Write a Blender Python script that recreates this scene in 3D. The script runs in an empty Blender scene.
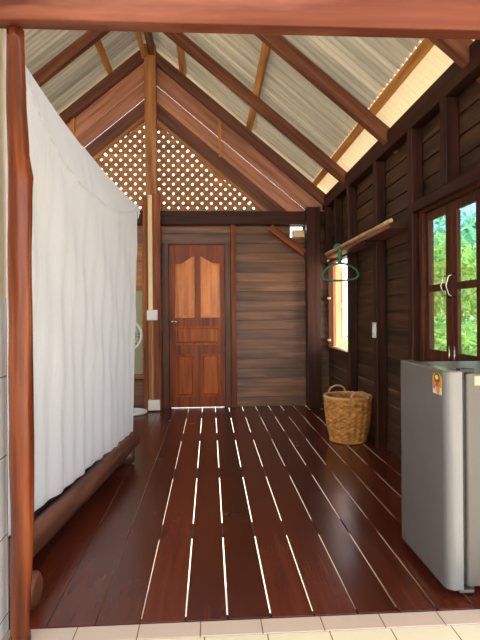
import bpy, bmesh, math, random
from mathutils import Vector, Matrix, noise
random.seed(7)
C = bpy.context.scene.collection
PI = math.pi
H = 1.136                      # eye height above the floor
RX, RT, SL = -0.72, 3.215 + H, 0.83   # ridge x, rafter top at ridge, roof slope

# ------------------------------------------------------------------ helpers
class MB:
    def __init__(s): s.bm = bmesh.new()
    def box(s, x0, x1, y0, y1, z0, z1, mi=0, bev=0.0):
        b = s.bm
        v = [b.verts.new((x, y, z)) for x in (x0, x1) for y in (y0, y1) for z in (z0, z1)]
        fs = [(0,1,3,2),(4,6,7,5),(0,4,5,1),(2,3,7,6),(0,2,6,4),(1,5,7,3)]
        F = [b.faces.new([v[i] for i in f]) for f in fs]
        for f in F: f.material_index = mi
        if bev > 0:
            es = list({e for f in F for e in f.edges})
            r = bmesh.ops.bevel(b, geom=es, offset=bev, segments=2, affect='EDGES', profile=.5)
            for f in r['faces']: f.material_index = mi
        return s
    def poly(s, pts, mi=0):
        f = s.bm.faces.new([s.bm.verts.new(p) for p in pts]); f.material_index = mi; return s
    def prism(s, pts, d, mi=0):
        """closed outline pts (3D, planar) extruded by vector d"""
        b = s.bm; d = Vector(d)
        a = [b.verts.new(p) for p in pts]; c = [b.verts.new(Vector(p)+d) for p in pts]
        n = len(pts); F = [b.faces.new(a), b.faces.new(c[::-1])]
        for i in range(n): F.append(b.faces.new([a[i], c[i], c[(i+1)%n], a[(i+1)%n]]))
        for f in F: f.material_index = mi
        bmesh.ops.recalc_face_normals(b, faces=F)
        return s
    def tube(s, pts, r, n=10, mi=0, closed=False, cap=True):
        b = s.bm; pts = [Vector(p) for p in pts]; m = len(pts)
        rr = r if isinstance(r, (list, tuple)) else [r]*m
        rings = []; ref = None
        for i, p in enumerate(pts):
            if closed: t = pts[(i+1)%m] - pts[i-1]
            else: t = pts[min(i+1, m-1)] - pts[max(i-1, 0)]
            t.normalize()
            if ref is None:
                ref = Vector((0,0,1)) if abs(t.z) < .9 else Vector((1,0,0))
            u = ref - t*ref.dot(t); u.normalize(); w = t.cross(u); ref = u
            rings.append([b.verts.new(p + (u*math.cos(2*PI*k/n) + w*math.sin(2*PI*k/n))*rr[i]) for k in range(n)])
        for i in range(m if closed else m-1):
            A, B = rings[i], rings[(i+1)%m]
            for k in range(n):
                f = b.faces.new([A[k], A[(k+1)%n], B[(k+1)%n], B[k]]); f.smooth = True; f.material_index = mi
        if cap and not closed:
            for q in (rings[0][::-1], rings[-1]):
                f = b.faces.new(q); f.material_index = mi
        return s
    def lathe(s, prof, n=32, c=(0,0), mi=0):
        b = s.bm; rings = []
        for r, z in prof:
            rings.append([b.verts.new((c[0]+r*math.cos(2*PI*k/n), c[1]+r*math.sin(2*PI*k/n), z)) for k in range(n)])
        for A, B in zip(rings, rings[1:]):
            for k in range(n):
                f = b.faces.new([A[k], A[(k+1)%n], B[(k+1)%n], B[k]]); f.smooth = True; f.material_index = mi
        for q in (rings[0][::-1], rings[-1]):
            try: b.faces.new(q).material_index = mi
            except Exception: pass
        return s
    def build(s, name, mats, parent=None, loc=None, smooth=False):
        bmesh.ops.recalc_face_normals(s.bm, faces=s.bm.faces)
        me = bpy.data.meshes.new(name); s.bm.to_mesh(me); s.bm.free()
        if smooth:
            for p in me.polygons: p.use_smooth = True
        for m in (mats if isinstance(mats, (list, tuple)) else [mats]): me.materials.append(m)
        o = bpy.data.objects.new(name, me); C.objects.link(o)
        if parent is not None: o.parent = parent
        if loc is not None: o.location = loc
        return o

def tag(o, label, cat, group=None):
    o['label'] = label; o['category'] = cat
    if group: o['group'] = group
    return o
def struct(o): o['kind'] = 'structure'; return o
def empty(name, loc, rz=0):
    o = bpy.data.objects.new(name, None); C.objects.link(o)
    o.location = loc; o.rotation_euler = (0, 0, rz); o.empty_display_size = .1
    return o
def beam(name, p0, p1, w, h, mat, side=(0,1,0), bev=.006, parent=None):
    """timber from p0 to p1 (centre line); w is its size along 'side', h across; local x runs along the grain"""
    p0, p1 = Vector(p0), Vector(p1); L = (p1-p0).length
    x = (p1-p0).normalized(); y = Vector(side); y = (y - x*y.dot(x)).normalized(); z = x.cross(y)
    o = MB().box(0, L, -w/2, w/2, -h/2, h/2, bev=bev).build(name, mat, parent)
    M = Matrix((x, y, z)).transposed().to_4x4(); M.translation = p0
    o.matrix_world = M
    return o

# ------------------------------------------------------------------ materials
def lin(c):
    return tuple(((v/255)/12.92 if v/255 <= .04045 else ((v/255+.055)/1.055)**2.4) for v in c) + (1,)
def newmat(name):
    m = bpy.data.materials.new(name); m.use_nodes = True
    nt = m.node_tree; b = nt.nodes['Principled BSDF']
    return m, nt, b
def N(nt, t, **kw):
    n = nt.nodes.new(t)
    for k, v in kw.items(): setattr(n, k, v)
    return n
def plain(name, c, rough=.5, metal=0, spec=.5):
    m, nt, b = newmat(name)
    tc = N(nt, 'ShaderNodeTexCoord'); no = N(nt, 'ShaderNodeTexNoise'); no.inputs['Scale'].default_value = 9
    nt.links.new(tc.outputs['Object'], no.inputs['Vector'])
    r = N(nt, 'ShaderNodeValToRGB'); L = lin(c)
    r.color_ramp.elements[0].color = tuple(v*.92 for v in L[:3]) + (1,); r.color_ramp.elements[1].color = tuple(min(1, v*1.05) for v in L[:3]) + (1,)
    nt.links.new(no.outputs['Fac'], r.inputs['Fac']); nt.links.new(r.outputs['Color'], b.inputs['Base Color'])
    b.inputs['Roughness'].default_value = rough; b.inputs['Metallic'].default_value = metal
    b.inputs['Specular IOR Level'].default_value = spec
    return m
def wood(name, dark, mid, light, axis='X', rough=.5, vary=.35, island=False, grain=28, patch=None, patch_amt=.5, bump=.15, spec=.4, rough_var=.1):
    m, nt, b = newmat(name); lk = nt.links.new
    tc = N(nt, 'ShaderNodeTexCoord'); mp = N(nt, 'ShaderNodeMapping')
    sc = {'X': (.06, 1, 1), 'Y': (1, .06, 1), 'Z': (1, 1, .06)}[axis]
    mp.inputs['Scale'].default_value = sc
    rnd = N(nt, 'ShaderNodeNewGeometry') if island else N(nt, 'ShaderNodeObjectInfo')
    ro = rnd.outputs['Random Per Island'] if island else rnd.outputs['Random']
    mu = N(nt, 'ShaderNodeMath', operation='MULTIPLY'); mu.inputs[1].default_value = 37.0; lk(ro, mu.inputs[0])
    ad = N(nt, 'ShaderNodeVectorMath', operation='ADD'); lk(tc.outputs['Object'], ad.inputs[0]); lk(mu.outputs[0], ad.inputs[1])
    lk(ad.outputs[0], mp.inputs['Vector'])
    n1 = N(nt, 'ShaderNodeTexNoise'); n1.inputs['Scale'].default_value = grain; n1.inputs['Detail'].default_value = 6; n1.inputs['Distortion'].default_value = .15
    lk(mp.outputs[0], n1.inputs['Vector'])
    r = N(nt, 'ShaderNodeValToRGB'); e = r.color_ramp.elements
    e[0].position = .3; e[0].color = lin(dark); e[1].position = .72; e[1].color = lin(light)
    k = e.new(.5); k.color = lin(mid)
    lk(n1.outputs['Fac'], r.inputs['Fac'])
    # value variation from one timber to the next
    hs = N(nt, 'ShaderNodeHueSaturation'); mr = N(nt, 'ShaderNodeMapRange')
    mr.inputs['To Min'].default_value = 1-vary; mr.inputs['To Max'].default_value = 1+vary
    lk(ro, mr.inputs['Value']); lk(mr.outputs[0], hs.inputs['Value']); lk(r.outputs['Color'], hs.inputs['Color'])
    out = hs.outputs['Color']
    if patch:
        n2 = N(nt, 'ShaderNodeTexNoise'); n2.inputs['Scale'].default_value = 3.2; n2.inputs['Detail'].default_value = 5
        mp2 = N(nt, 'ShaderNodeMapping'); mp2.inputs['Scale'].default_value = tuple(.3 if s < 1 else 1.6 for s in sc)
        lk(ad.outputs[0], mp2.inputs['Vector']); lk(mp2.outputs[0], n2.inputs['Vector'])
        r2 = N(nt, 'ShaderNodeValToRGB'); r2.color_ramp.elements[0].position = .5; r2.color_ramp.elements[1].position = .68
        r2.color_ramp.elements[0].color = (0,0,0,1); r2.color_ramp.elements[1].color = (patch_amt,)*3 + (1,)
        lk(n2.outputs['Fac'], r2.inputs['Fac'])
        mx = N(nt, 'ShaderNodeMixRGB'); mx.inputs['Color2'].default_value = lin(patch)
        lk(r2.outputs['Color'], mx.inputs['Fac']); lk(out, mx.inputs['Color1']); out = mx.outputs['Color']
    lk(out, b.inputs['Base Color'])
    n3 = N(nt, 'ShaderNodeTexNoise'); n3.inputs['Scale'].default_value = 4; n3.inputs['Detail'].default_value = 4
    lk(ad.outputs[0], n3.inputs['Vector'])
    m3 = N(nt, 'ShaderNodeMapRange'); m3.inputs['To Min'].default_value = max(.05, rough-rough_var); m3.inputs['To Max'].default_value = rough+rough_var
    lk(n3.outputs['Fac'], m3.inputs['Value']); lk(m3.outputs[0], b.inputs['Roughness'])
    bp = N(nt, 'ShaderNodeBump'); bp.inputs['Strength'].default_value = bump; bp.inputs['Distance'].default_value = .01
    lk(n1.outputs['Fac'], bp.inputs['Height']); lk(bp.outputs[0], b.inputs['Normal'])
    b.inputs['Specular IOR Level'].default_value = spec
    return m
def thin(name, c, trans_c, t_fac, clear=0.0, rough=.7, var=None, wrinkle=False, streak=False):
    """sheet that scatters light through: diffuse + translucent (+ a little see-through)"""
    m, nt, b = newmat(name); lk = nt.links.new; nt.nodes.remove(b)
    o = nt.nodes['Material Output']
    d = N(nt, 'ShaderNodeBsdfDiffuse'); d.inputs['Color'].default_value = lin(c)
    t = N(nt, 'ShaderNodeBsdfTranslucent'); t.inputs['Color'].default_value = lin(trans_c)
    mx = N(nt, 'ShaderNodeMixShader'); mx.inputs[0].default_value = t_fac
    lk(d.outputs[0], mx.inputs[1]); lk(t.outputs[0], mx.inputs[2])
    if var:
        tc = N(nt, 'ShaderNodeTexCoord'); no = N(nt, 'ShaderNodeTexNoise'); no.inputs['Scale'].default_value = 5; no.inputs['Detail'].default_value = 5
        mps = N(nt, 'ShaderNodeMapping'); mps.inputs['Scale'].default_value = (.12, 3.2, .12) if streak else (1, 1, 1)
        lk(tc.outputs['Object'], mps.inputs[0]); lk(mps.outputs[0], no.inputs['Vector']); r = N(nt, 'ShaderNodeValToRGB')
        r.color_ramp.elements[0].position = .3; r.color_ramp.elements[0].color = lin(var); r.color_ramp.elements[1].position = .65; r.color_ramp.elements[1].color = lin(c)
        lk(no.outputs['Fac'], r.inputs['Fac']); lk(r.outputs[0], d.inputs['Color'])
    if wrinkle:
        tc2 = N(nt, 'ShaderNodeTexCoord'); mp2 = N(nt, 'ShaderNodeMapping'); mp2.inputs['Scale'].default_value = (3, 4, .9); mp2.inputs['Rotation'].default_value = (.12, 0, 0)
        nz = N(nt, 'ShaderNodeTexNoise'); nz.inputs['Scale'].default_value = 2.6; nz.inputs['Detail'].default_value = 7; nz.inputs['Distortion'].default_value = 1.2
        lk(tc2.outputs['Object'], mp2.inputs[0]); lk(mp2.outputs[0], nz.inputs['Vector'])
        bp = N(nt, 'ShaderNodeBump'); bp.inputs['Strength'].default_value = .22; bp.inputs['Distance'].default_value = .03
        lk(nz.outputs['Fac'], bp.inputs['Height']); lk(bp.outputs[0], d.inputs['Normal']); lk(bp.outputs[0], t.inputs['Normal'])
    last = mx
    if clear:
        tr = N(nt, 'ShaderNodeBsdfTransparent'); m2 = N(nt, 'ShaderNodeMixShader'); m2.inputs[0].default_value = clear
        lk(mx.outputs[0], m2.inputs[1]); lk(tr.outputs[0], m2.inputs[2]); last = m2
    lk(last.outputs[0], o.inputs['Surface'])
    return m
def glass_mat(name, tint=(235, 245, 245)):
    m, nt, b = newmat(name); nt.nodes.remove(b); lk = nt.links.new
    tr = N(nt, 'ShaderNodeBsdfTransparent'); tr.inputs[0].default_value = lin(tint)
    g = N(nt, 'ShaderNodeBsdfGlossy'); g.inputs['Roughness'].default_value = .02
    f = N(nt, 'ShaderNodeLayerWeight'); f.inputs[0].default_value = .12
    mx = N(nt, 'ShaderNodeMixShader'); lk(f.outputs['Facing'], mx.inputs[0]); lk(tr.outputs[0], mx.inputs[1]); lk(g.outputs[0], mx.inputs[2])
    lk(mx.outputs[0], nt.nodes['Material Output'].inputs['Surface'])
    return m
def tile_mat(name, c, grout, size, off, plane, rough=.2, gw=.012):
    """square tiles laid out in object space; plane gives the two axes used"""
    m, nt, b = newmat(name); lk = nt.links.new
    tc = N(nt, 'ShaderNodeTexCoord'); sp = N(nt, 'ShaderNodeSeparateXYZ'); lk(tc.outputs['Object'], sp.inputs[0])
    outs = []
    for ax, of, s in zip(plane, off, size):
        a = N(nt, 'ShaderNodeMath', operation='SUBTRACT'); lk(sp.outputs['XYZ'.index(ax)], a.inputs[0]); a.inputs[1].default_value = of
        d = N(nt, 'ShaderNodeMath', operation='DIVIDE'); lk(a.outputs[0], d.inputs[0]); d.inputs[1].default_value = s
        fr = N(nt, 'ShaderNodeMath', operation='FRACT'); lk(d.outputs[0], fr.inputs[0])
        c1 = N(nt, 'ShaderNodeMath', operation='LESS_THAN'); lk(fr.outputs[0], c1.inputs[0]); c1.inputs[1].default_value = gw*.2/s
        outs.append(c1)
    mxm = N(nt, 'ShaderNodeMath', operation='MAXIMUM'); lk(outs[0].outputs[0], mxm.inputs[0]); lk(outs[1].outputs[0], mxm.inputs[1])
    mx = N(nt, 'ShaderNodeMixRGB'); mx.inputs[1].default_value = lin(c); mx.inputs[2].default_value = lin(grout)
    lk(mxm.outputs[0], mx.inputs[0]); lk(mx.outputs[0], b.inputs['Base Color'])
    b.inputs['Roughness'].default_value = rough
    return m

W = dict(
  floor   = wood('floor_wood', (74,30,19), (82,35,22), (90,40,25), 'Y', .24, .36, True, 34, None, .4, .04, .5, .08),
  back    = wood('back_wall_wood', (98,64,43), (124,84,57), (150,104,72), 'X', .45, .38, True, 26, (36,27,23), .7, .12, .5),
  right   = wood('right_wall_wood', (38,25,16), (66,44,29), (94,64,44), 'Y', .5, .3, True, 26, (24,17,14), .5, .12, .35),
  stud    = wood('stud_wood', (38,19,12), (58,30,20), (78,42,28), 'X', .5, .25, grain=26, spec=.2),
  rafter  = wood('rafter_wood', (76,42,27), (106,62,41), (134,84,57), 'X', .55, .12, grain=24, spec=.25),
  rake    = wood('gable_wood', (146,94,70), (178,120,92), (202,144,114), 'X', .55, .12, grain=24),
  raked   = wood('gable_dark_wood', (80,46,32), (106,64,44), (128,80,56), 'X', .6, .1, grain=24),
  purlin  = wood('purlin_wood', (150,94,44), (190,130,66), (216,160,92), 'X', .6, .2, grain=24),
  tan     = wood('tan_post_wood', (122,74,38), (160,104,56), (186,128,74), 'X', .5, .12, grain=26),
  lattice = wood('lattice_wood', (138,90,50), (170,118,70), (196,146,94), 'X', .6, .1, grain=20),
  post    = wood('post_wood', (88,42,24), (128,68,40), (156,90,56), 'X', .5, .12, grain=26, spec=.2),
  door    = wood('door_wood', (92,36,8), (136,60,16), (170,84,28), 'Z', .35, .1, grain=24, spec=.25),
  doorp   = wood('door_panel_wood', (176,86,16), (218,122,30), (238,152,52), 'Z', .28, .1, grain=30),
  doorl   = wood('door_lower_panel_wood', (126,56,16), (168,82,26), (194,106,42), 'Z', .35, .1, grain=30, spec=.25),
  frame   = wood('frame_wood', (50,25,14), (74,38,22), (96,52,31), 'Z', .45, .15, grain=26, spec=.2),
  jamb    = wood('jamb_wood', (66,34,18), (92,50,28), (116,68,40), 'Z', .4, .12, grain=26),
  shutter = wood('shutter_wood', (190,112,74), (214,142,100), (228,164,122), 'Z', .5, .1, grain=24),
  column  = wood('column_wood', (62,24,9), (104,46,20), (144,74,36), 'Z', .22, .1, grain=22, spec=.3, patch=(206,128,84), patch_amt=.35, bump=.3),
  beam    = wood('lintel_wood', (76,35,23), (102,51,35), (126,70,50), 'X', .55, .1, grain=12, spec=.2, patch=(196,132,106), patch_amt=.45),
  log     = wood('log_wood', (64,34,24), (90,50,36), (114,68,50), 'Y', .4, .1, grain=16, bump=.3),
  shelf   = wood('shelf_wood', (92,50,40), (120,70,56), (146,94,76), 'Y', .5, .1, grain=20),
  bamboo  = wood('bamboo_wood', (160,128,84), (196,164,112), (216,188,140), 'X', .4, .05, grain=14),
  pale    = wood('pale_strip_wood', (214,184,134), (234,208,160), (244,224,186), 'X', .5, .05, grain=10),
  bark    = wood('bark', (60,48,38), (92,76,60), (120,102,84), 'Z', .8, .1, grain=14),
)
M = dict(
  white = plain('white_plastic', (232,230,226), .35),
  plaster = plain('cream_plaster', (236,226,206), .8),
  tile_floor = tile_mat('kitchen_floor_tile', (226,216,190), (120,84,66), (.2225, .2225), (-.475, 1.545), 'XY', .18, .02),
  tile_trim = tile_mat('threshold_tile', (196,178,166), (120,84,66), (.2225, .5), (-.49, 1.5), 'XY', .18, .02),
  tile_wall = tile_mat('kitchen_wall_tile', (238,238,240), (150,146,146), (.60, .285), (1.255, .06), 'YZ', .15, .03),
  silver = plain('silver_paint', (122,122,124), .2, .2),
  silver_body = plain('silver_body_paint', (92,88,84), .4, .1),
  black = plain('black_rubber', (18,18,18), .5),
  dark = plain('dark_fabric', (26,28,40), .8),
  bed = plain('bed_board', (96,66,48), .7),
  chrome = plain('chrome', (210,208,200), .18, 1.0),
  green = plain('green_plastic', (44,122,86), .35),
  ground = plain('pale_ground', (206,186,156), .9),
  orange = plain('label_orange', (222,150,40), .4), pink = plain('label_pink', (222,70,110), .4),
  dgreen = plain('label_green', (60,84,30), .4), navy = plain('label_navy', (36,32,84), .4), paper = plain('label_white', (232,226,220), .5),
  sticker = plain('sticker_paper', (168,160,140), .5),
  yellow = plain('label_yellow', (236,226,140), .4),
  sheet = thin('grey_roof_sheet', (204,193,170), (180,170,150), .04, 0, .8, (126,118,98), streak=True),  # down-slope weathering streaks that also stand in for corrugation shading
  eave = thin('translucent_roof_sheet', (232,214,176), (240,214,168), .10, 0, .6),
  net = thin('net_cloth', (246,246,246), (246,248,254), .6, .05, wrinkle=True),
  curtain = thin('olive_curtain', (226,196,160), (190,160,110), .0, 0),
  glass = glass_mat('window_glass'),
  bluegrey = plain('blue_grey_roof', (120,150,196), .6),
)
def wicker_mat():
    m, nt, b = newmat('wicker'); lk = nt.links.new
    tc = N(nt, 'ShaderNodeTexCoord'); no = N(nt, 'ShaderNodeTexNoise'); no.inputs['Scale'].default_value = 16; no.inputs['Detail'].default_value = 3
    mp = N(nt, 'ShaderNodeMapping'); mp.inputs['Scale'].default_value = (1,1,2.0)
    lk(tc.outputs['Object'], mp.inputs[0]); lk(mp.outputs[0], no.inputs['Vector'])
    r = N(nt, 'ShaderNodeValToRGB'); r.color_ramp.elements[0].position = .3; r.color_ramp.elements[0].color = lin((158,98,40))
    r.color_ramp.elements[1].position = .7; r.color_ramp.elements[1].color = lin((232,168,88))
    lk(no.outputs['Fac'], r.inputs[0]); lk(r.outputs[0], b.inputs['Base Color']); b.inputs['Roughness'].default_value = .5
    return m
M['wicker'] = wicker_mat(); M['cane'] = plain('pale_cane', (214,168,112), .45)
def leaf_mat(name, a, c):
    m, nt, b = newmat(name); nt.nodes.remove(b); lk = nt.links.new
    g = N(nt, 'ShaderNodeNewGeometry'); r = N(nt, 'ShaderNodeValToRGB')
    r.color_ramp.elements[0].color = lin(a); r.color_ramp.elements[1].color = lin(c)
    lk(g.outputs['Random Per Island'], r.inputs[0])
    d = N(nt, 'ShaderNodeBsdfDiffuse'); t = N(nt, 'ShaderNodeBsdfTranslucent'); mx = N(nt, 'ShaderNodeMixShader'); mx.inputs[0].default_value = .35
    lk(r.outputs[0], d.inputs[0]); lk(r.outputs[0], t.inputs[0]); lk(d.outputs[0], mx.inputs[1]); lk(t.outputs[0], mx.inputs[2])
    lk(mx.outputs[0], nt.nodes['Material Output'].inputs['Surface'])
    return m
M['leaf'] = leaf_mat('leaf_green', (96,150,84), (192,222,132))
M['leaf2'] = leaf_mat('leaf_blue_green', (80,150,112), (150,210,170))

# ------------------------------------------------------------------ setting
def zr(x): return RT - SL*abs(x-RX)           # top of the rafters
def zs(x): return zr(x) + .084                # roof sheet
BACK = 6.17
# floor: long boards with open gaps (daylight from below)
g = [-2.95, -2.78, -2.61, -2.44, -2.27, -2.10, -1.93, -1.76, -1.59, -1.42, -1.25, -1.09, -.93, -.77, -.606, -.430, -.265, -.100, .057, .221, .384, .550, .710, .862, 1.015, 1.17, 1.32, 1.478]
gw = {-.606:.0015, -.430:.0015, -.265:.0030, -.100:.0055, .057:.0062, .221:.0058, .384:.0048, .550:.0046, .710:.0054, .862:.0052, 1.015:.005, 1.17:.006, 1.32:.006}
mb = MB()
for a, b_ in zip(g, g[1:]):
    mb.box(a+gw.get(a,.0012)/2, b_-gw.get(b_,.0012)/2, 1.864, BACK+.05, -.014, 0, bev=.002)
struct(mb.build('floor', W['floor']))
for y in (1.9, 2.75, 3.75, 4.85, 5.9):
    o = beam('floor_joist', (-2.95, y, -.051), (1.5, y, -.051), .04, .07, W['stud']); struct(o)
# kitchen tiles and its side wall
struct(MB().box(-.736, 2.6, -1.6, 1.765, -.12, .001, bev=.002).build('floor_kitchen', M['tile_floor']))
struct(MB().box(-.736, 2.6, 1.768, 1.853, -.12, .002, bev=.003).build('trim_1', M['tile_trim']))
struct(MB().box(-.90, -.737, -1.2, 1.862, -.1, 1.199).box(-.90, -.737, -1.2, 1.862, 1.199, 2.9, 1).build('wall_kitchen', [M['tile_wall'], M['plaster']]))
struct(MB().box(-60, 60, -60, 60, -2.25, -2.2).build('ground', M['ground']))

def lap_wall(name, mat, ax, lo, hi, z0, z1, face, out, bh, holes, parent=None, seed=1):
    """lapped boards; ax is the run axis, 'face' the inner coordinate, out = +-1 the outward direction"""
    rr = random.Random(seed); mb = MB(); n = math.ceil((z1-z0)/bh)
    for i in range(n):
        a, b_ = z0+i*bh, min(z1, z0+(i+1)*bh)
        spans = [(lo, hi)]
        cuts = set()
        for (h0, h1, hz0, hz1) in holes:
            if a < hz1-.001 and b_ > hz0+.001:
                ns = []
                for s0, s1 in spans:
                    if h1 <= s0 or h0 >= s1: ns.append((s0, s1)); continue
                    if h0 > s0: ns.append((s0, h0))
                    if h1 < s1: ns.append((h1, s1))
                    # parts of the board above / below the hole
                    for (c0, c1) in ((a, min(b_, hz0)), (max(a, hz1), b_)):
                        if c1-c0 > .004: mb_add(mb, ax, max(s0,h0), min(s1,h1), c0, c1, face, out, .0)
                spans = ns
        for s0, s1 in spans:
            mb_add(mb, ax, s0, s1, a, b_, face, out, rr.uniform(-.002, .002))
    return mb.build(name, mat, parent)
def mb_add(mb, ax, s0, s1, a, b_, face, out, j):
    t = .016; lean = .010; g_ = .008
    # the lower edge stands proud; a rebated lip runs up behind the next board, leaving a dark groove
    q = [(face+j*out, a), (face+out*lean+j*out, b_-g_), (face+out*.022, b_-g_), (face+out*.022, b_+.012), (face+out*.032, b_+.012), (face+out*.032, b_-g_-.004), (face+out*(t+j), a)]
    if ax == 'X': mb.prism([(s0, f, z) for f, z in q], (s1-s0, 0, 0))
    else: mb.prism([(f, s0, z) for f, z in q], (0, s1-s0, 0))
w_left = (-1.14, -.775, .395, 2.00)
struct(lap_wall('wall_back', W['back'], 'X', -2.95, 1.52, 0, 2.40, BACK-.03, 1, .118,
     [(-.575, .215, 0, 1.985), w_left, (1.0, 1.155, 2.07, 2.21)]))
win1 = (2.515, 3.315, .775, 1.83); win2 = (4.995, 6.03, .705, 1.765)
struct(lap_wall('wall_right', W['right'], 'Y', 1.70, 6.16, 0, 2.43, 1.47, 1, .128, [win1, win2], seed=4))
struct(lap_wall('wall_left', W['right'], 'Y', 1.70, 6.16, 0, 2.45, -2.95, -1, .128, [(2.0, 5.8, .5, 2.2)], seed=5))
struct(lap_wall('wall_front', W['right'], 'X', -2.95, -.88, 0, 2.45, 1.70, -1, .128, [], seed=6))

# roof: corrugated sheets, both slopes; the lowest strip at the right eave is translucent
def slope(mb, x0, x1, y0, y1, pitch=.070, amp=.016, mi=0, sx=6, lift=0):
    ny = int((y1-y0)/pitch*6); rows = []
    for i in range(ny+1):
        y = y0+(y1-y0)*i/ny; d = amp*math.sin(2*PI*y/pitch)
        rows.append([mb.bm.verts.new((x0+(x1-x0)*k/sx, y, zs(x0+(x1-x0)*k/sx)+d+lift)) for k in range(sx+1)])
    for A, B in zip(rows, rows[1:]):
        for k in range(sx):
            f = mb.bm.faces.new([A[k], A[k+1], B[k+1], B[k]]); f.smooth = True; f.material_index = mi
mb = MB()
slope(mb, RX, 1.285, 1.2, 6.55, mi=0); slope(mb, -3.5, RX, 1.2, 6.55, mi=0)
slope(mb, 1.275, 2.12, 1.2, 6.55, mi=1, lift=-.012, sx=3)
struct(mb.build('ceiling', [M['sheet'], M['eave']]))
struct(MB().box(-.86, 2.6, -1.6, 1.15, 2.62, 2.66).build('ceiling_kitchen_shade', M['plaster']))  # unseen ceiling over the kitchen, added to cut skylight from overhead

# ------------------------------------------------------------------ roof timbers
def rafter(y, side, mat, h=.135, w=.06, x_end=None):
    xe = x_end if x_end is not None else (1.98 if side > 0 else -3.42)
    off = h/2/math.cos(math.atan(SL))
    x0 = RX + side*(.06 if y > 6 else .10) + (0 if y > 6 else .055*max(0,side))
    return beam('rafter', (x0, y, zr(x0)-off), (xe, y, zr(xe)-off), w, h, mat)
for y in (2.62, 3.86, 5.08):
    n = {2.62:'short visible rafter end near the upper right corner of the picture',
         3.86:'dark rafter on right roof slope, middle one, ending above the upper wall studs',
         5.08:'dark rafter on right roof slope, next in front of back gable'}[y]
    tag(rafter(y, 1, W['rafter'], .105, .075), n, 'rafter', 'rafters under the right roof slope')
tag(rafter(5.08, -1, W['rafter'], .105, .075), 'dark thick rafter crossing the left roof slope above the white net', 'rafter')
tag(rafter(6.02, 1, W['raked'], .11, .09, 1.5), 'dark gable rafter on the right, topping the sloping boards', 'rafter', 'gable rafters')
tag(rafter(6.02, -1, W['raked'], .11, .09, -3.0), 'dark gable rafter on the left, topping the sloping boards', 'rafter', 'gable rafters')
tag(beam('ridge_beam', (RX+.055, 1.2, RT-.075), (RX+.055, 6.1, RT-.075), .06, .16, W['rafter'], (1,0,0)), 'dark ridge beam running along the roof peak', 'beam')
tag(beam('ridge_batten', (RX-.035, 1.2, RT-.16), (RX-.035, 5.97, RT-.16), .05, .05, W['purlin'], (1,0,0)), 'light brown batten running beside the dark ridge beam', 'batten')
for x, n in ((-.30,'uppermost light purlin on right roof slope, just below the ridge'), (.49,'light purlin midway down the right roof slope'), (1.285,'yellow brown purlin along the bright strip at the right eave'),
             (-1.16,'uppermost light purlin on left roof slope, beside the ridge')):
    s = 1 if x > RX else -1
    v = Vector((s, 0, -SL)).normalized()
    tag(beam('purlin', (x, 1.2, zr(x)+.025), (x, 6.06, zr(x)+.025), .07, .05, W['purlin'], v), n, 'purlin', 'purlins on the roof slopes')

# gable: sloping boards, trim, lattice
def sloped(name, side, top, bot, y, t, mat, label, cat, x_in, x_out, group=None):
    """board parallel to the roof; top / bot are vertical drops below the rafter top line"""
    x0, x1 = RX+side*x_in, RX+side*x_out
    c = math.cos(math.atan(SL)); h = (bot-top)*c; d = (top+bot)/2
    return tag(beam(name, (x0, y, zr(x0)-d), (x1, y, zr(x1)-d), t, h, mat, bev=.003), label, cat, group)
zb = H+1.245                                        # top of the tie beam
for s, nm in ((1,'right'), (-1,'left')):
    def lim(d): return min(2.18, (RT-d-zb)/SL+.14)
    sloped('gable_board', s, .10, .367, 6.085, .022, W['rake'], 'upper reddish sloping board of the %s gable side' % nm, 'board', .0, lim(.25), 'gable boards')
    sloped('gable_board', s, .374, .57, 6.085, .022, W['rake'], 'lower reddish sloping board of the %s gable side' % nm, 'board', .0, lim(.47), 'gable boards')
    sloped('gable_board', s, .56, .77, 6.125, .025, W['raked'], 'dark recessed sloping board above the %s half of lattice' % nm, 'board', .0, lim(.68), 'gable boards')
    sloped('lattice_trim', s, .765, .82, 6.11, .03, W['lattice'], 'light brown sloping trim edging the %s half of the lattice' % nm, 'trim', .0, lim(.80), 'lattice trims')
for x, d0, d1, nm in ((.135,.10,.60,'right'), (-1.61,.10,.60,'left')):
    tag(beam('gable_strut', (x, 6.055, zr(x)-d0), (x, 6.055, zr(x)-d1), .035, .025, W['purlin'], (1,0,0), .002), 'thin upright strip crossing the %s gable boards' % nm, 'strut', 'gable struts')
# lattice: two layers of diagonal laths clipped to the gable triangle
def clip(p, d, poly):
    t0, t1 = -1e9, 1e9
    n = len(poly)
    for i in range(n):
        a, b_ = Vector(poly[i]), Vector(poly[(i+1)%n]); e = b_-a; nrm = Vector((-e.y, e.x))
        den = nrm.dot(d); num = nrm.dot(a-p)
        if abs(den) < 1e-9:
            if num > 0: return None
            continue
        t = num/den
        if den > 0: t0 = max(t0, t)
        else: t1 = min(t1, t)
    return (t0, t1) if t1-t0 > .03 else None
apex = RT-.80
tri = [(RX-(apex-zb)/SL, zb), (RX+(apex-zb)/SL, zb), (RX, apex)]
lat = empty('lattice_panel', (RX, 6.15, zb))
tag(lat, 'brown diagonal lattice panel filling the gable over the back wall', 'lattice')
for layer, (dx, dz) in enumerate(((1,1), (1,-1))):
    d = Vector((dx, dz)).normalized(); nn = Vector((-d.y, d.x)); lw, pt = .0560, .0815
    mb = MB(); k0 = Vector((RX, zb))
    y0 = 6.135 + layer*.011
    for k in range(-40, 41):
        p = k0 + nn*(k*pt)
        c = clip(p, d, tri)
        if not c: continue
        a, b_ = p+d*c[0], p+d*c[1]
        q = [a-nn*lw/2, b_-nn*lw/2, b_+nn*lw/2, a+nn*lw/2]
        mb.prism([(v.x-RX, y0-6.15, v.y-zb) for v in q], (0, .010, 0))
    mb.build('lath_layer', W['lattice'], lat)
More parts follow.
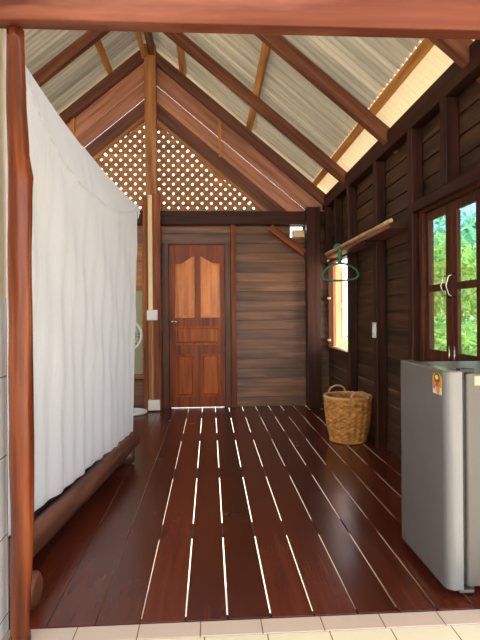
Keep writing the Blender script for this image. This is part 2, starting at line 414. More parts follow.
tag(beam('tie_beam', (-2.95, 6.095, H+1.165), (1.47, 6.095, H+1.165), .12, .16, W['stud']), 'dark horizontal tie beam between back wall boards and lattice', 'beam')

# king post: main timber, conduit strip, wires
kp = empty('king_post', (-.69, 5.99, 0)); tag(kp, 'tall brown post left of the door rising to the ridge', 'post')
beam('shaft', (-.685, 6.0, 0), (-.685, 6.0, RT-.02), .135, .11, W['tan'], (1,0,0), parent=None).parent = kp
bpy.context.view_layer.update()
def attach(o, p):
    M0 = o.matrix_world.copy(); o.parent = p; o.matrix_parent_inverse = p.matrix_world.inverted(); o.matrix_world = M0
for o in list(kp.children): o.matrix_parent_inverse = kp.matrix_world.inverted()
attach(beam('side_plank', (-.755, 5.955, 0), (-.755, 5.955, H+1.40), .05, .06, W['post'], (1,0,0)), kp)
attach(beam('side_plank', (-.617, 5.955, 0), (-.617, 5.955, H+1.42), .085, .06, W['post'], (1,0,0)), kp)
attach(beam('conduit_strip', (-.697, 5.945, H-.02), (-.697, 5.945, H+1.41), .05, .03, W['pale'], (1,0,0), .002), kp)
tag(MB().box(-.062,.062,-.02,.02,-.06,.06,bev=.006).box(-.04,.04,-.026,-.018,-.035,.035,bev=.002).build('switch_box', M['white'], None, (-.675, 5.905, H-.005)), 'white switch box at mid height on the tall post', 'switch box', 'white electric boxes on the post')
tag(MB().box(-.068,.068,-.02,.02,-.06,.06,bev=.006).box(-.046,.046,-.026,-.018,-.04,.04,bev=.002).build('socket_box', M['white'], None, (-.66, 5.905, H-1.058)), 'white socket box at the foot of the tall post', 'socket box', 'white electric boxes on the post')
tag(MB().tube([(-.68+.004*math.sin(k*1.3), 5.918, H-.07-k*.0935) for k in range(11)], .004, 6).build('cord', M['cane']), 'pale cord running down the post between two white boxes', 'cord')

# corner post with brace and a light block in the gap
tag(beam('corner_post', (1.25, 6.0, 0), (1.25, 6.0, H+1.28), .165, .13, W['stud'], (1,0,0)), 'dark square corner post right of the back wall', 'post')
tag(beam('corner_brace', (.735, 6.03, H+1.05), (1.16, 6.03, H+.735), .05, .085, W['post']), 'reddish diagonal brace between tie beam and corner post', 'brace')
tag(MB().box(-.07,.07,-.03,.05,-.045,.045,bev=.004).build('wood_block', W['pale'], None, (1.085, 6.07, H+.975)), 'small pale wooden block lit beside the top of corner post', 'block')
tag(beam('wall_stud', (.285, 6.09, 0), (.285, 6.09, H+1.085), .06, .075, W['post'], (1,0,0)), 'upright stud on back wall right of the door', 'stud')
for z, n in ((H+.62,'topmost'), (H+.17,'middle'), (H-.33,'lowest')):
    sh = MB().prism([(1.335, 6.13, z), (1.47, 6.13, z), (1.44, 5.96, z), (1.42, 5.90, z)], (0,0,.02)).build('corner_shelf', W['shelf'])
    MB().prism([(1.452, 5.945, z-.002), (1.432, 5.885, z-.002), (1.405, 5.905, z-.002), (1.405,5.925,z-.002)], (0,0,.024)).build('lit_tip', W['pale'], sh)  # pale tip paints in the window light caught on the shelf edge
    tag(sh, '%s small corner shelf between corner post and right wall' % n, 'shelf', 'corner shelves by the far window')

# door in the back wall
d = MB()
d.box(-.575,-.495,6.075,6.17,0,2.0,bev=.004).box(.185,.25,6.075,6.17,0,2.0,bev=.004).box(-.575,.25,6.08,6.17,1.982,2.0,bev=.003)
d.box(-.51,-.478,6.142,6.17,0,1.97).box(.168,.20,6.142,6.17,0,1.97).box(-.51,.2,6.143,6.17,1.94,1.98)
door = struct(d.build('door_1', W['jamb']))
def arch_panel(x0, x1, z0, zo, zi, flip, y, t):
    pts = [(x0, z0), (x1, z0)]; top = []
    for k in range(9):
        u = k/8; s = (1-math.cos(PI*u))/2
        top.append((x1+(x0-x1)*u, (zi+(zo-zi)*s) if not flip else (zo+(zi-zo)*s)))
    return [(x, y, z) for x, z in pts+top]
L = MB(); y0, y1 = 6.10, 6.14
xl, xr = -.492, .182
L.box(xl, -.425, y0, y1, .008, 1.978, bev=.003).box(.155-.03, xr, y0, y1, .008, 1.978, bev=.003)
L.box(-.425, .125, y0+.001, y1, .008, .13).box(-.425, .125, y0+.001, y1, .655, .765).box(-.425,.125,y0+.001,y1,.995,1.095)
L.box(-.185,-.115,y0+.002,y1,.10,.66).box(-.185,-.115,y0+.002,y1,1.09,1.86)
# arched top rail
top = [(.125, y0+.001, 1.978), (-.425, y0+.001, 1.978)]
for k in range(25):
    u = k/24; x = -.425+.55*u; a = abs(u-.5)*2
    top.append((x, y0+.001, 1.855 - .10*(1-math.cos(PI*min(1, a*1.15)))/2))
L.prism(top, (0, y1-y0, 0))
leaf = L.build('door_leaf', W['door'], door)
def rpanel(x0, x1, z0, z1, mat, arch=None):
    P = MB()
    if arch is None:
        P.box(x0, x1, y0+.028, y0+.036, z0, z1)
        P.box(x0+.028, x1-.028, y0+.006, y0+.034, z0+.028, z1-.028, bev=.012)
    else:
        zo, zi, fl = arch
        P.prism(arch_panel(x0, x1, z0, zo, zi, fl, y0+.028, 0), (0,.008,0))
        P.prism(arch_panel(x0+.028, x1-.028, z0+.03, zo-.03, zi-.03, fl, y0+.010, 0), (0,.02,0))
    P.build('door_panel', mat, leaf)
rpanel(-.425, -.185, 1.095, 0, W['doorp'], (1.755, 1.855, False))
rpanel(-.115, .125, 1.095, 0, W['doorp'], (1.755, 1.855, True))
rpanel(-.425, .125, .765, .995, W['doorl'])
rpanel(-.425, -.185, .13, .655, W['doorl']); rpanel(-.115, .125, .13, .655, W['doorl'])
hd = MB().tube([(-.462, y0+.004, 1.05), (-.462, y0-.04, 1.05)], .01, 10).tube([(-.50, y0-.04, 1.052), (-.462, y0-.045, 1.052), (-.40, y0-.04, 1.048)], .009, 10).lathe([(0,0)],3).build('door_handle', M['chrome'], leaf)

# window left of the post (mostly behind the net)
x0, x1, z0, z1 = w_left
f = MB()
f.box(x0,x0+.04,6.09,6.17,z0,z1,bev=.004).box(x1-.04,x1,6.09,6.17,z0,z1,bev=.004).box(x0+.04,x1-.04,6.09,6.17,z1-.04,z1,bev=.003).box(x0-.02,x1+.02,6.06,6.17,z0-.03,z0+.02,bev=.004)
f.box(x0+.04,x1-.04,6.10,6.16,1.43,1.48)
wl = struct(f.build('window_3', W['tan']))
s = MB()
for k in range(5): s.box(x0+.04, x1-.04, 6.115+.006*(k%2), 6.14+.006*(k%2), 1.478+k*.096, 1.478+k*.096+.1, bev=.003)
s.build('slat_panel', W['tan'], wl)
MB().box(x0+.04,x1-.04,6.125,6.13,z0+.02,1.43).build('pane', M['glass'], wl)
MB().box(x0+.042,x1-.042,6.145,6.15,z0+.02,1.43).build('curtain', M['curtain'], wl)

# ------------------------------------------------------------------ right wall timbers
tag(beam('wall_plate', (1.43, 1.70, H+1.345), (1.43, 6.12, H+1.345), .085, .15, W['stud'], (1,0,0)), 'dark wall plate along the top of the right wall', 'beam')
tag(beam('window_header', (1.43, 1.70, H+.72), (1.43, 3.355, H+.72), .085, .07, W['stud'], (1,0,0)), 'dark header beam above the near window', 'beam')
def stud(y, z0, z1, label, t=.08):
    return tag(beam('wall_stud', (1.43, y, z0), (1.43, y, z1), .085, t, W['stud'], (1,0,0)), label, 'stud', 'studs on the right wall')
ZP = H+1.27
stud(2.895, H+.755, ZP, 'short stud above the near window, between header and wall plate')
stud(3.395, 0, ZP, 'full height stud along the far side of the near window')
stud(4.135, 0, ZP, 'thick full height stud between basket and fridge, carrying the small switch')
stud(4.952, 0, ZP, 'full height stud along the near side of the far window', .07)
stud(5.465, H+.66, ZP, 'short stud above the far window, below the wall plate', .05)
stud(5.92, H+.66, ZP, 'short stud at the far end of the right wall, above the corner shelves', .07)
tag(MB().box(-.006,.006,-.04,.04,-.065,.065,bev=.003).box(-.012,-.004,-.018,.018,-.03,.03,bev=.002).build('light_switch', M['white'], None, (1.381, 4.14, H-.145)), 'small pale light switch on the thick stud behind the basket', 'switch')

# shelf plank with its bamboo rod
sh = empty('wall_shelf', (1.37, 4.5, H+.60)); tag(sh, 'narrow wooden shelf plank on the right wall above the far window', 'shelf')
bpy.context.view_layer.update()
mb = MB().box(1.285, 1.386, 3.50, 5.45, H+.607, H+.637, bev=.003)
for (c0, c1) in ((3.50, 4.092), (4.178, 4.914)): mb.box(1.386, 1.468, c0, c1, H+.6075, H+.6365)
attach(mb.build('plank', W['shelf']), sh)
attach(MB().box(1.29, 1.386, 4.10, 4.17, H+.575, H+.606, bev=.003).build('bracket', W['stud']), sh)
attach(MB().box(1.283, 1.468, 3.482, 3.499, H+.60, H+.643, bev=.003).build('end_cap', W['stud']), sh)
tag(MB().tube([(1.285+.003*math.sin(k*.9), 3.47+k*.2, H+.654+.002*math.cos(k*2)) for k in range(11)], [.0155+.0012*(k%2) for k in range(11)], 12).build('bamboo_rod', W['bamboo']), 'pale bamboo rod lying along the front edge of the wall shelf', 'rod')

# hangers hooked over the rod
def hanger(y, rz, tilt, label):
    root = empty('clothes_hanger', (1.285, y, H+.654), rz); tag(root, label, 'hanger', 'green hangers on the bamboo rod')
    root.rotation_euler = (0, tilt, rz)
    a = []
    n = 10
    dz = -.045
    pts = [(0,-.115), (-.06,-.125), (-.12,-.155), (-.165,-.195), (-.180,-.235), (-.16,-.268), (-.10,-.282), (0,-.287), (.10,-.282), (.16,-.268), (.180,-.235), (.165,-.195), (.12,-.155), (.06,-.125)]
    MB().tube([(x, 0, z+dz) for x, z in pts], .0085, 8, closed=True).build('body', M['green'], root)
    hk = [(0,-.115+dz), (0,-.09), (.0,-.03)] + [(-.024+.024*math.cos(t), -.0+.026*math.sin(t)) for t in (0,.5,1.0,1.5708,2.1,2.6,3.14,3.5)]
    MB().tube([(x, 0, z) for x, z in hk], [.017,.016,.013]+[.009]*8, 8).build('hook', M['green'], root)
    return root
hanger(4.85, -.36, 0.02, 'green plastic clothes hanger nearest the room on the bamboo rod')
hanger(4.905, -.40, -.03, 'green plastic clothes hanger just behind another by the far window')

# near window: frame, two glazed casements
def ybox(mb, xa, xb, ya, yb, za, zb_, bev=.003): return mb.box(xa, xb, ya, yb, za, zb_, bev=bev)
ya, yb, za, zb2 = win1
f = MB()
ybox(f,1.42,1.50,ya,ya+.03,za,zb2); ybox(f,1.42,1.50,yb-.05,yb,za,zb2); ybox(f,1.42,1.50,ya+.03,yb-.05,zb2-.03,zb2); ybox(f,1.40,1.50,ya+.03,yb-.05,za,za+.035)
w1 = struct(f.build('window_1', W['frame']))
for (l0, l1, p0, p1) in ((2.905, 3.27, 2.985, 3.225), (2.55, 2.90, 2.635, 2.845)):
    c = MB(); t0, t1 = za+.037, zb2-.033
    ybox(c,1.445,1.470,l0,p0,t0,t1); ybox(c,1.445,1.470,p1,l1,t0,t1)
    ybox(c,1.446,1.469,p0,p1,t0,H-.24); ybox(c,1.446,1.469,p0,p1,H+.605,t1); ybox(c,1.446,1.469,p0,p1,H+.135,H+.18)
    cs = c.build('casement', W['frame'], w1)
    MB().box(1.453,1.457,p0,p1,H-.24,H+.135).build('pane', M['glass'], cs)
    MB().box(1.453,1.457,p0,p1,H+.18,H+.605).build('pane', M['glass'], cs)
    hy = l1-.03 if l0 < 2.8 else l0+.03
    MB().tube([(1.444,hy,H+.09),(1.405,hy,H+.105),(1.39,hy,H+.16),(1.405,hy,H+.215),(1.444,hy,H+.23)], .0045, 8).build('handle', M['chrome'], cs)
    MB().tube([(1.44,hy,H-.33),(1.44,hy,H-.20)], .006, 8).build('bolt', M['chrome'], cs)

# far window: bare opening with frame and an opened shutter catching the sun
ya, yb, za, zb2 = win2
f = MB()
ybox(f,1.44,1.50,ya,ya+.025,za,zb2); ybox(f,1.44,1.50,yb-.02,yb,za,zb2); ybox(f,1.42,1.50,ya+.025,yb-.02,zb2-.03,zb2); ybox(f,1.41,1.50,ya+.025,yb-.02,za,za+.03)
w2 = struct(f.build('window_2', W['frame']))
sr = MB(); Ls = .42
sr.box(0,.07,-.018,.018,-.5,.5,bev=.003).box(Ls-.07,Ls,-.018,.018,-.5,.5,bev=.003).box(.07,Ls-.07,-.016,.016,-.5,-.42).box(.07,Ls-.07,-.016,.016,.42,.5).box(.07,Ls-.07,-.016,.016,-.03,.03).box(.07,Ls-.07,-.006,.006,-.42,.42)
so = sr.build('shutter', W['shutter'], w2); so.location = (1.515, yb-.02, (za+zb2)/2); so.rotation_euler = (0,0,math.radians(63))
MB().box(Ls-.05,Ls-.02,-.03,-.018,-.18,-.06,bev=.003).build('latch', M['white'], so)

# ------------------------------------------------------------------ front opening: trunk column and lintel
mb = MB(); n = 22; cx, cy = -.675, 1.80
pts, rad = [], []
kn_ = [(0,-.684,.034),(.04,-.686,.033),(.35,-.681,.037),(.72,-.678,.041),(1.19,-.677,.0395),(1.55,-.673,.0405),(1.63,-.671,.043),(1.68,-.679,.037),(1.9,-.686,.033),(2.14,-.688,.029)]
K = 54
for k in range(K+1):
    z = 2.13*k/K
    for q in range(len(kn_)-1):
        if kn_[q][0] <= z <= kn_[q+1][0]: break
    t = (z-kn_[q][0])/(kn_[q+1][0]-kn_[q][0]); t = t*t*(3-2*t)
    pts.append((.017+kn_[q][1]*(1-t)+kn_[q+1][1]*t, 1.79+.006*math.sin(z*3.1), z+.003)); rad.append(kn_[q][2]*(1-t)+kn_[q+1][2]*t)
b = mb.bm; rings = []
for p, r in zip(pts, rad):
    rings.append([b.verts.new((p[0]+r*(1+.10*noise.noise(Vector((math.cos(a)*1.0, math.sin(a)*1.2, p[2]*4))))*math.cos(a),
                               p[1]+r*(1+.10*noise.noise(Vector((math.cos(a)*1.0, math.sin(a)*1.2, p[2]*4))))*math.sin(a), p[2])) for a in [2*PI*q/n for q in range(n)]])
for A, B in zip(rings, rings[1:]):
    for q in range(n):
        b.faces.new([A[q], A[(q+1)%n], B[(q+1)%n], B[q]]).smooth = True
b.faces.new(rings[0][::-1]); b.faces.new(rings[-1])
tag(mb.build('trunk_column', W['column']), 'varnished natural tree trunk column standing at the tile edge on the left', 'column')
lin_o = tag(beam('lintel_beam', (-1.3, 1.775, H+1.158), (2.0, 1.76, H+1.158), .065, .30, W['beam'], bev=.005), 'big reddish lintel beam across the top of the opening', 'beam')

# ------------------------------------------------------------------ bed, mattress, net
A0, A1 = Vector((-.825, 1.93, 0)), Vector((-.622, 3.96, 0))
ang = math.atan2(A1.x-A0.x, A1.y-A0.y)
bed = empty('log_bed', (-1.5, 3.0, 0)); tag(bed, 'low bed frame of round logs under the white mosquito net', 'bed')
bpy.context.view_layer.update()
def log(p0, p1, r, seed, nm, bumps=()):
    p0, p1 = Vector(p0), Vector(p1); n = 26; pts = []; rr = []
    rd = random.Random(seed)
    for k in range(n+1):
        t = k/n; p = p0.lerp(p1, t)
        q = r*(1+.04*math.sin(t*7+seed)+.012*math.sin(t*23+seed))
        for (bt, ba) in bumps: q += ba*math.exp(-((t-bt)/.02)**2)
        pts.append(p+Vector((0,0,.006*math.sin(t*6+seed)))); rr.append(q)
    # rounded ends
    d = (p1-p0).normalized()
    pts = [pts[0]-d*.012]+pts+[pts[-1]+d*.012]; rr = [rr[0]*.8]+rr+[rr[-1]*.8]
    o = MB().tube(pts, rr, 18).build(nm, W['log']); attach(o, bed); return o
log((A0.x, A0.y, .150), (A1.x, A1.y, .150), .062, 2, 'rail', ((.78,.010),(.45,.006)))
log((-2.35, 2.0, .172), (-2.35, 3.96, .16), .062, 5, 'rail')
log((-.685, 1.985, .071), (-2.5, 1.985, .071), .068, 3, 'cross_log')
log((-.60, 3.86, .058), (-2.5, 3.86, .058), .055, 7, 'cross_log')
def inset(o): return A0.x + (A1.x-A0.x)*(o-A0.y)/(A1.y-A0.y)
mb = MB()
mb.prism([(inset(1.96)-.02,1.96,.115),(inset(3.92)-.02,3.92,.115),(-2.32,3.92,.115),(-2.32,1.96,.115)], (0,0,.035))
attach(mb.build('bed_base', M['bed']), bed)
mb = MB(); mb.prism([(inset(1.98)-.085,1.98,.152),(inset(3.90)-.085,3.90,.152),(-2.28,3.90,.152),(-2.28,1.98,.152)], (0,0,.115))
tag(mb.build('mattress', M['dark']), 'dark mattress edge lying on the log bed inside the net', 'mattress')

net = empty('mosquito_net', (-1.5, 3.0, .2)); tag(net, 'large white mosquito net hanging over the log bed', 'net')
bpy.context.view_layer.update()
T0, T1 = Vector((-.770, 1.93, 2.235)), Vector((-.562, 3.97, 1.995))
B0, B1 = Vector((inset(1.93)-.035, 1.93, .232)), Vector((-.612, 3.975, .217))
def fold(u, v):
    """gentle hanging folds, growing downwards"""
    g1 = .005*math.sin(u*19+1.5*math.sin(v*2.2)) + .004*math.sin(u*43+2.2*v) + .005*math.sin(u*81+v*4)
    s = (1-v)
    # diagonal drapes from the upper corners
    dd = .012*math.sin((u*1.4+v*1.1)*17) * (.35+.65*v)
    return g1*(.25+1.0*s)*min(1, s*4+.05) + dd*min(1,(1-v)*3)*min(1, v*3)
def panel(a0, a1, b0, b1, nrm, nu, nv, name, sag=True, foldf=1.0, wob=0):
    mb = MB(); rows = []
    nrm = Vector(nrm)
    for j in range(nv+1):
        v = j/nv; row = []
        for i in range(nu+1):
            u = i/nu
            top = a0.lerp(a1, u); bot = b0.lerp(b1, u)
            p = bot.lerp(top, v)
            if sag:
                # the top hem sags below the taut cord: cloth above it leans back
                zh = top.z - .30*(4*u*(1-u))**.8 * (1.0 if u < .5 else .9)
                if p.z > zh: p = p - nrm*(p.z-zh)*.22
                else: p = p + nrm*.012*math.exp(-((p.z-zh)/.03)**2)
            p = p + nrm*fold(u, v)*foldf
            if wob: p.y += wob*math.sin(v*PI)*u
            row.append(mb.bm.verts.new(p))
        rows.append(row)
    for A, B in zip(rows, rows[1:]):
        for i in range(nu): mb.bm.faces.new([A[i], A[i+1], B[i+1], B[i]]).smooth = True
    return mb
fn = Vector((math.cos(ang), -math.sin(ang), 0))
o = panel(T0, T1, B0, B1, fn, 120, 80, 'x', True, 1.0, -.06).build('front_panel', M['net']); attach(o, net)
F0, F1 = Vector((-2.3, 1.95, 2.12)), Vector((-2.3, 3.97, 2.0))
G0, G1 = Vector((-2.3, 1.95, .22)), Vector((-2.3, 3.97, .21))
o = panel(F0, F1, G0, G1, (-1,0,0), 40, 20, 'x', False).build('back_panel', M['net']); attach(o, net)
o = panel(T1, F1, B1, G1, (0,1,0), 60, 40, 'x', False, .8).build('end_panel', M['net']); attach(o, net)
o = panel(T0, F0, B0, G0, (0,-1,0), 40, 20, 'x', False, .3).build('end_panel', M['net']); attach(o, net)
mb = MB(); rows = []
for i in range(21):
    u = i/20
    row = []
    for j in range(21):
        v = j/20; p = T0.lerp(T1, u).lerp(F0.lerp(F1, u), v)
        lean = .09*(4*u*(1-u))**.8*(1-v)
        row.append(mb.bm.verts.new(p + Vector((-lean, 0, -.22*math.sin(PI*v)*math.sin(PI*u)))))
    rows.append(row)
for A, B in zip(rows, rows[1:]):
    for i in range(20): mb.bm.faces.new([A[i], A[i+1], B[i+1], B[i]]).smooth = True
attach(mb.build('top_panel', M['net']), net)
# hem tape sagging across the front panel and little corner ties
hp = []
for i in range(41):
    u = i/40; top = T0.lerp(T1, u); z = top.z - .30*(4*u*(1-u))**.8*(1.0 if u < .5 else .9)
    v = (z-B0.z)/(top.z-B0.z); p = B0.lerp(B1,u).lerp(top, v) + fn*(fold(u, v)+.006); p.z = z
    p.y -= .06*math.sin(v*PI)*u
    hp.append(p)
attach(MB().tube(hp, .006, 6).build('hem_tape', M['net']), net)
attach(MB().tube([T1, T1+Vector((.01,0,-.04)), T1+Vector((.004,.0,-.10))], [.006,.008,.004], 6).tube([T1, T1+Vector((-.012,0,-.03)), T1+Vector((.022,.0,-.065))], [.006,.007,.003], 6).build('corner_tie', M['net']), net)
attach(MB().tube([T1, (-1.0, 6.0, 2.36)], .003, 6).build('cord', M['white']), net)

# ------------------------------------------------------------------ standing fan behind the net
fan = empty('standing_fan', (-.92, 5.80, 0)); tag(fan, 'white standing fan half hidden behind the mosquito net', 'fan')
mb = MB()
mb.tube([(.175*math.cos(2*PI*k/32), .15*math.sin(2*PI*k/32), .022) for k in range(32)], .018, 10, closed=True)
for a in (0, PI/2, PI, 1.5*PI): mb.tube([(.17*math.cos(a), .145*math.sin(a), .022), (0,0,.03)], .012, 8)
mb.build('base', M['white'], fan)
MB().tube([(0,0,.02),(0,0,.80)], .016, 12).build('pole', M['white'], fan)
MB().lathe([(.0,.80),(.035,.80),(.045,.86),(.045,.96),(.03,1.0),(0,1.0)], 16).build('motor', M['white'], fan)
gr = MB(); zc = .905
for yy in (-.10, -.03):
    gr.tube([(-.03+.172*math.cos(2*PI*k/40), yy, zc+.172*math.sin(2*PI*k/40)) for k in range(40)], .010 if yy < -.05 else .008, 8, closed=True)
for rr_ in (.05,.09,.13): gr.tube([(-.03+rr_*math.cos(2*PI*k/32), -.115+rr_*.08, zc+rr_*math.sin(2*PI*k/32)) for k in range(32)], .003, 6, closed=True)
for k in range(24):
    a = 2*PI*k/24; gr.tube([(-.03+.03*math.cos(a), -.115, zc+.03*math.sin(a)), (-.03+.17*math.cos(a), -.10, zc+.17*math.sin(a))], .0025, 5)
gr.build('grille', M['white'], fan)
for k in range(3):
    a = 2*PI*k/3; c, s_ = math.cos(a), math.sin(a)
    MB().prism([(-.03+(.02*c-.02*s_), -.07, zc+(.02*s_+.02*c)), (-.03+(.15*c-.05*s_), -.055, zc+(.15*s_+.05*c)), (-.03+(.155*c+.04*s_), -.075, zc+(.155*s_-.04*c)), (-.03+(.02*c+.02*s_), -.08, zc+(.02*s_-.02*c))], (0,.004,0)).build('blade', M['glass'], fan)

# ------------------------------------------------------------------ wicker basket
bk = empty('wicker_basket', (1.222, 4.40, .002)); tag(bk, 'tan wicker basket with two handles on the floor by right wall', 'basket')
mb = MB(); b = mb.bm; nt_, nr = 160, 44; rings = []
def brad(t): return .152 + .058*t**.85 + .010*math.sin(PI*t)
def ring(t, inner):
    R = brad(t); out = []
    row = int(t*nr)
    for k in range(nt_):
        a = 2*PI*k/nt_
        wv = math.sin(a*20 + (PI if (row//2) % 2 else 0))*.0045 + .0035*math.cos(a*20)
        R2 = R + wv - (.014 if inner else 0)
        out.append(b.verts.new((R2*math.cos(a), R2*math.sin(a), .005+.39*t)))
    return out
for j in range(nr+1): rings.append(ring(j/nr, False))
for j in range(nr, -1, -2): rings.append(ring(j/nr, True))
for A, B in zip(rings, rings[1:]):
    for k in range(nt_): b.faces.new([A[k], A[(k+1)%nt_], B[(k+1)%nt_], B[k]]).smooth = True
b.faces.new(rings[0][::-1]); b.faces.new(rings[-1])
mb.build('body', M['wicker'], bk)
mb = MB()
R = brad(1)-.006
mb.tube([(R*math.cos(2*PI*k/64), R*math.sin(2*PI*k/64), .395+.003*math.sin(k*3)) for k in range(64)], .012, 8, closed=True)
mb.build('rim', M['cane'], bk)
mb = MB()
mb.tube([(.155*math.cos(2*PI*k/64), .155*math.sin(2*PI*k/64), .010) for k in range(64)], .010, 8, closed=True)
mb.build('foot_ring', M['wicker'], bk)
for a in (-1.36, -1.36+PI):
    c, s_ = math.cos(a), math.sin(a); pts = []
    for k in range(13):
        t = PI*k/12; w_ = .082*math.cos(t); hgt = .065*math.sin(t)**.8 if 0 < k < 12 else 0
        pts.append(((R+.004)*c - w_*s_, (R+.004)*s_ + w_*c, .395+hgt))
    MB().tube(pts, .009, 8).build('handle', M['cane'], bk)

# ------------------------------------------------------------------ fridge (door faces the room's left)
fr = empty('small_fridge', (1.2, 2.16, 0)); tag(fr, 'small silver single door fridge by the right wall', 'fridge')
def rounded(mb, x0, x1, y0, y1, z0, z1, r, mi=0, seg=6, corners=(1,1,1,1), bow=0):
    pts = []
    cs = [(x0,y0,PI,1.5*PI,corners[0]), (x1,y0,1.5*PI,2*PI,corners[1]), (x1,y1,0,.5*PI,corners[2]), (x0,y1,.5*PI,PI,corners[3])]
    for cx_, cy_, a0, a1, on in cs:
        rr_ = r if on else .003
        ox = cx_+rr_ if cx_ == x0 else cx_-rr_; oy = cy_+rr_ if cy_ == y0 else cy_-rr_
        for k in range(seg+1):
            a = a0+(a1-a0)*k/seg; pts.append([ox+rr_*math.cos(a), oy+rr_*math.sin(a)])
    b = mb.bm; n = len(pts); e = .006
    cxm, cym = (x0+x1)/2, (y0+y1)/2
    prof = [(z0, e), (z0+e, 0), (z1-e, 0), (z1, e)]
    rings = []
    for z, ins in prof:
        rings.append([b.verts.new((p[0]+(ins if p[0] < cxm else -ins), p[1]+(ins if p[1] < cym else -ins), z)) for p in pts])
    for A, B in zip(rings, rings[1:]):
        for k in range(n):
            f = b.faces.new([A[k], A[(k+1)%n], B[(k+1)%n], B[k]]); f.material_index = mi
    b.faces.new(rings[0][::-1]).material_index = mi; b.faces.new(rings[-1]).material_index = mi
    return mb
def fpart(mb, nm, mat):
    o = mb.build(nm, mat); o.location = (-.03, -.06, 0); bpy.context.view_layer.update(); attach(o, fr); return o
bpy.context.view_layer.update()
FX = .955
fpart(rounded(MB(), 1.040, 1.455, 1.985, 2.465, .045, .895, .012), 'body', M['silver_body'])
dr = fpart(rounded(MB(), FX, 1.022, 1.975, 2.475, .035, .905, .035, corners=(1,0,0,1)), 'door', M['silver'])
fpart(MB().box(1.022,1.040,1.995,2.455,.05,.89), 'gasket', M['black'])
fpart(MB().box(1.015,1.075,1.985,2.02,.897,.912,bev=.003).tube([(1.031,1.992,.87),(1.031,1.992,.915)],.007,8), 'hinge', M['black'])
fpart(MB().box(1.01,1.07,1.985,2.02,.022,.034,bev=.003), 'hinge', M['silver_body'])
for yy in (2.02, 2.43):
    for xx in (1.07, 1.42): fpart(MB().lathe([(.018,0.001),(.018,.046)],12,(xx,yy)), 'foot', M['black'])
def disc(mb, y, z, r, x, mi, n=24, sy=1): mb.poly([(x, y+r*sy*math.cos(2*PI*k/n), z+r*math.sin(2*PI*k/n)) for k in range(n)], mi)
lb = MB(); lx = FX-.0012
yc, zt, q = 2.052, .866, .68
def P2(pts): return [(FX-.001, yc+q*1.25*u, zt+q*.88*v) for u, v in pts]
lb.prism(P2([(-.048,-.055),(.048,-.055)]+[(.048*math.cos(PI*k/14), -.004+.048*math.sin(PI*k/14)) for k in range(15)]), (.0015,0,0), 0)
lb.prism([(x+.0002, y, z) for x, y, z in P2([(-.046,-.105),(.046,-.105),(.046,-.05),(-.046,-.05)])], (.0012,0,0), 4)
def dd_(u, v, r, e_, mi, sy=1): disc(lb, yc+q*1.25*u, zt+q*.88*v, r*q, lx-e_, mi, 24, sy)
dd_(0,.004,.033,.0006,2,1.1); dd_(0,.009,.014,.0010,5,1.6); dd_(-.002,-.040,.020,.0012,1); dd_(.028,-.062,.010,.0012,3); dd_(-.012,-.077,.024,.0014,0)
o = lb.build('energy_label', [M['orange'], M['pink'], M['dgreen'], M['navy'], M['paper'], M['yellow']]); o.location = (-.03, -.06, 0); bpy.context.view_layer.update(); attach(o, dr)
fpart(MB().box(1.075,1.16,1.9835,1.986,.845,.882), 'sticker', M['sticker'])

# ------------------------------------------------------------------ outside: trees, neighbouring roof
def tree(loc, h, rad, nleaf, mat, label, seed, trunk=.07, leaf=.16):
    r = random.Random(seed); root = empty('tree', loc); tag(root, label, 'tree', 'trees outside the right wall')
    mb = MB(); b = mb.bm
    blobs = [(Vector((r.uniform(-.6,.6)*rad, r.uniform(-.6,.6)*rad, h*r.uniform(.25,.95))), rad*r.uniform(.45,.8)) for _ in range(12)]
    for _ in range(nleaf):
        c, R_ = r.choice(blobs); d = Vector((r.gauss(0,1), r.gauss(0,1), r.gauss(0,1))).normalized()
        p = c + d*R_*r.random()**.4
        n_ = Vector((r.gauss(0,1), r.gauss(0,1), r.gauss(0,1)+.7)).normalized(); t = n_.orthogonal().normalized(); w_ = n_.cross(t)
        a = r.random()*6.28; t, w_ = t*math.cos(a)+w_*math.sin(a), w_*math.cos(a)-t*math.sin(a)
        s = leaf*r.uniform(.6,1.2)
        b.faces.new([b.verts.new(p+t*s*.5), b.verts.new(p+w_*s*.2), b.verts.new(p-t*s*.5), b.verts.new(p-w_*s*.2)])
    mb.build('foliage', mat, root)
    MB().tube([(0,0,0),(.05,.03,h*.3),(0,0,h*.7)], [trunk,trunk*.8,trunk*.3], 10).build('trunk', W['bark'], root)
tree((4.25, 8.7, -2.2), 4.7, 1.0, 7000, M['leaf'], 'bright green bushy tree outside seen through both casements', 11)
tree((7.2, 14.2, -2.2), 6.6, 1.7, 6000, M['leaf2'], 'blue green tree further away seen through the far casement', 12, leaf=.22)
tree((6.6, 10.4, -2.2), 5.8, 1.4, 6000, M['leaf2'], 'distant blue green tree behind the nearer foliage outside', 13, leaf=.24)
tree((3.4, 6.2, -2.2), 3.2, .7, 4000, M['leaf'], 'low yellow green shrub outside below the near window', 14)
tree((4.2, 16.5, -2.2), 2.9, 1.2, 3000, M['leaf'], 'green tree outside beyond the opened shutter', 15)
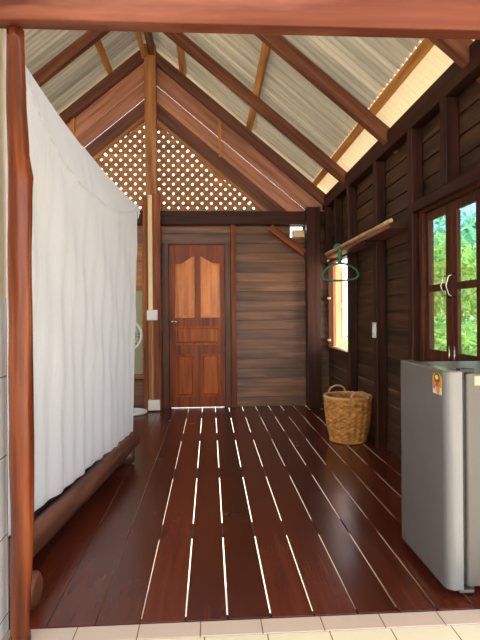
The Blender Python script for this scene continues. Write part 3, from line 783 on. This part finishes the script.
hs = empty('neighbouring_house', (10.5, 21, -2.2)); tag(hs, 'neighbouring house with blue grey roof glimpsed above the trees through the near window', 'house')
MB().box(-1.8,1.8,-4,4,0,5.9).build('wall', M['plaster'], hs)
MB().prism([(-2.5,-4.5,5.6),(0,-4.5,8.0),(2.5,-4.5,5.6),(2.5,-4.5,5.75),(0,-4.5,8.2),(-2.5,-4.5,5.75)],(0,9,0)).build('roof', M['bluegrey'], hs)
# ------------------------------------------------------------------ light, world, camera
sun = bpy.data.lights.new('sun', 'SUN'); sun.energy = 9; sun.color = (1, .93, .82); sun.angle = .01
so = bpy.data.objects.new('sun', sun); C.objects.link(so)
sd = Vector((.62, .12, 1.25)).normalized()
so.rotation_euler = sd.to_track_quat('Z', 'Y').to_euler()
w = bpy.data.worlds.new('sky'); bpy.context.scene.world = w; w.use_nodes = True
nt = w.node_tree; bg = nt.nodes['Background']
tc = N(nt, 'ShaderNodeTexCoord'); sp = N(nt, 'ShaderNodeSeparateXYZ'); nt.links.new(tc.outputs['Generated'], sp.inputs[0])
r = N(nt, 'ShaderNodeValToRGB'); e = r.color_ramp.elements
e[0].position = .0; e[0].color = (.97, .93, .86, 1); e[1].position = .8; e[1].color = (.62, .78, 1, 1)
nt.links.new(sp.outputs[2], r.inputs[0]); nt.links.new(r.outputs[0], bg.inputs[0]); bg.inputs[1].default_value = 3.6

cam = bpy.data.cameras.new('camera'); co = bpy.data.objects.new('camera', cam); C.objects.link(co)
cam.sensor_fit = 'VERTICAL'; cam.sensor_height = 36; cam.lens = 500/640*36
cam.shift_y = -6/640; cam.clip_start = .02
co.location = (0, 0, H)
yaw = math.atan(30/500); roll = math.radians(-.44)
co.rotation_euler = (Matrix.Rotation(-yaw, 3, 'Z') @ Matrix.Rotation(PI/2, 3, 'X') @ Matrix.Rotation(roll, 3, 'Z')).to_euler()
sc = bpy.context.scene; sc.camera = co
vs = sc.view_settings; vs.view_transform = 'Standard'; vs.look = 'None'; vs.gamma = 1; vs.use_curve_mapping = False; vs.exposure = .38
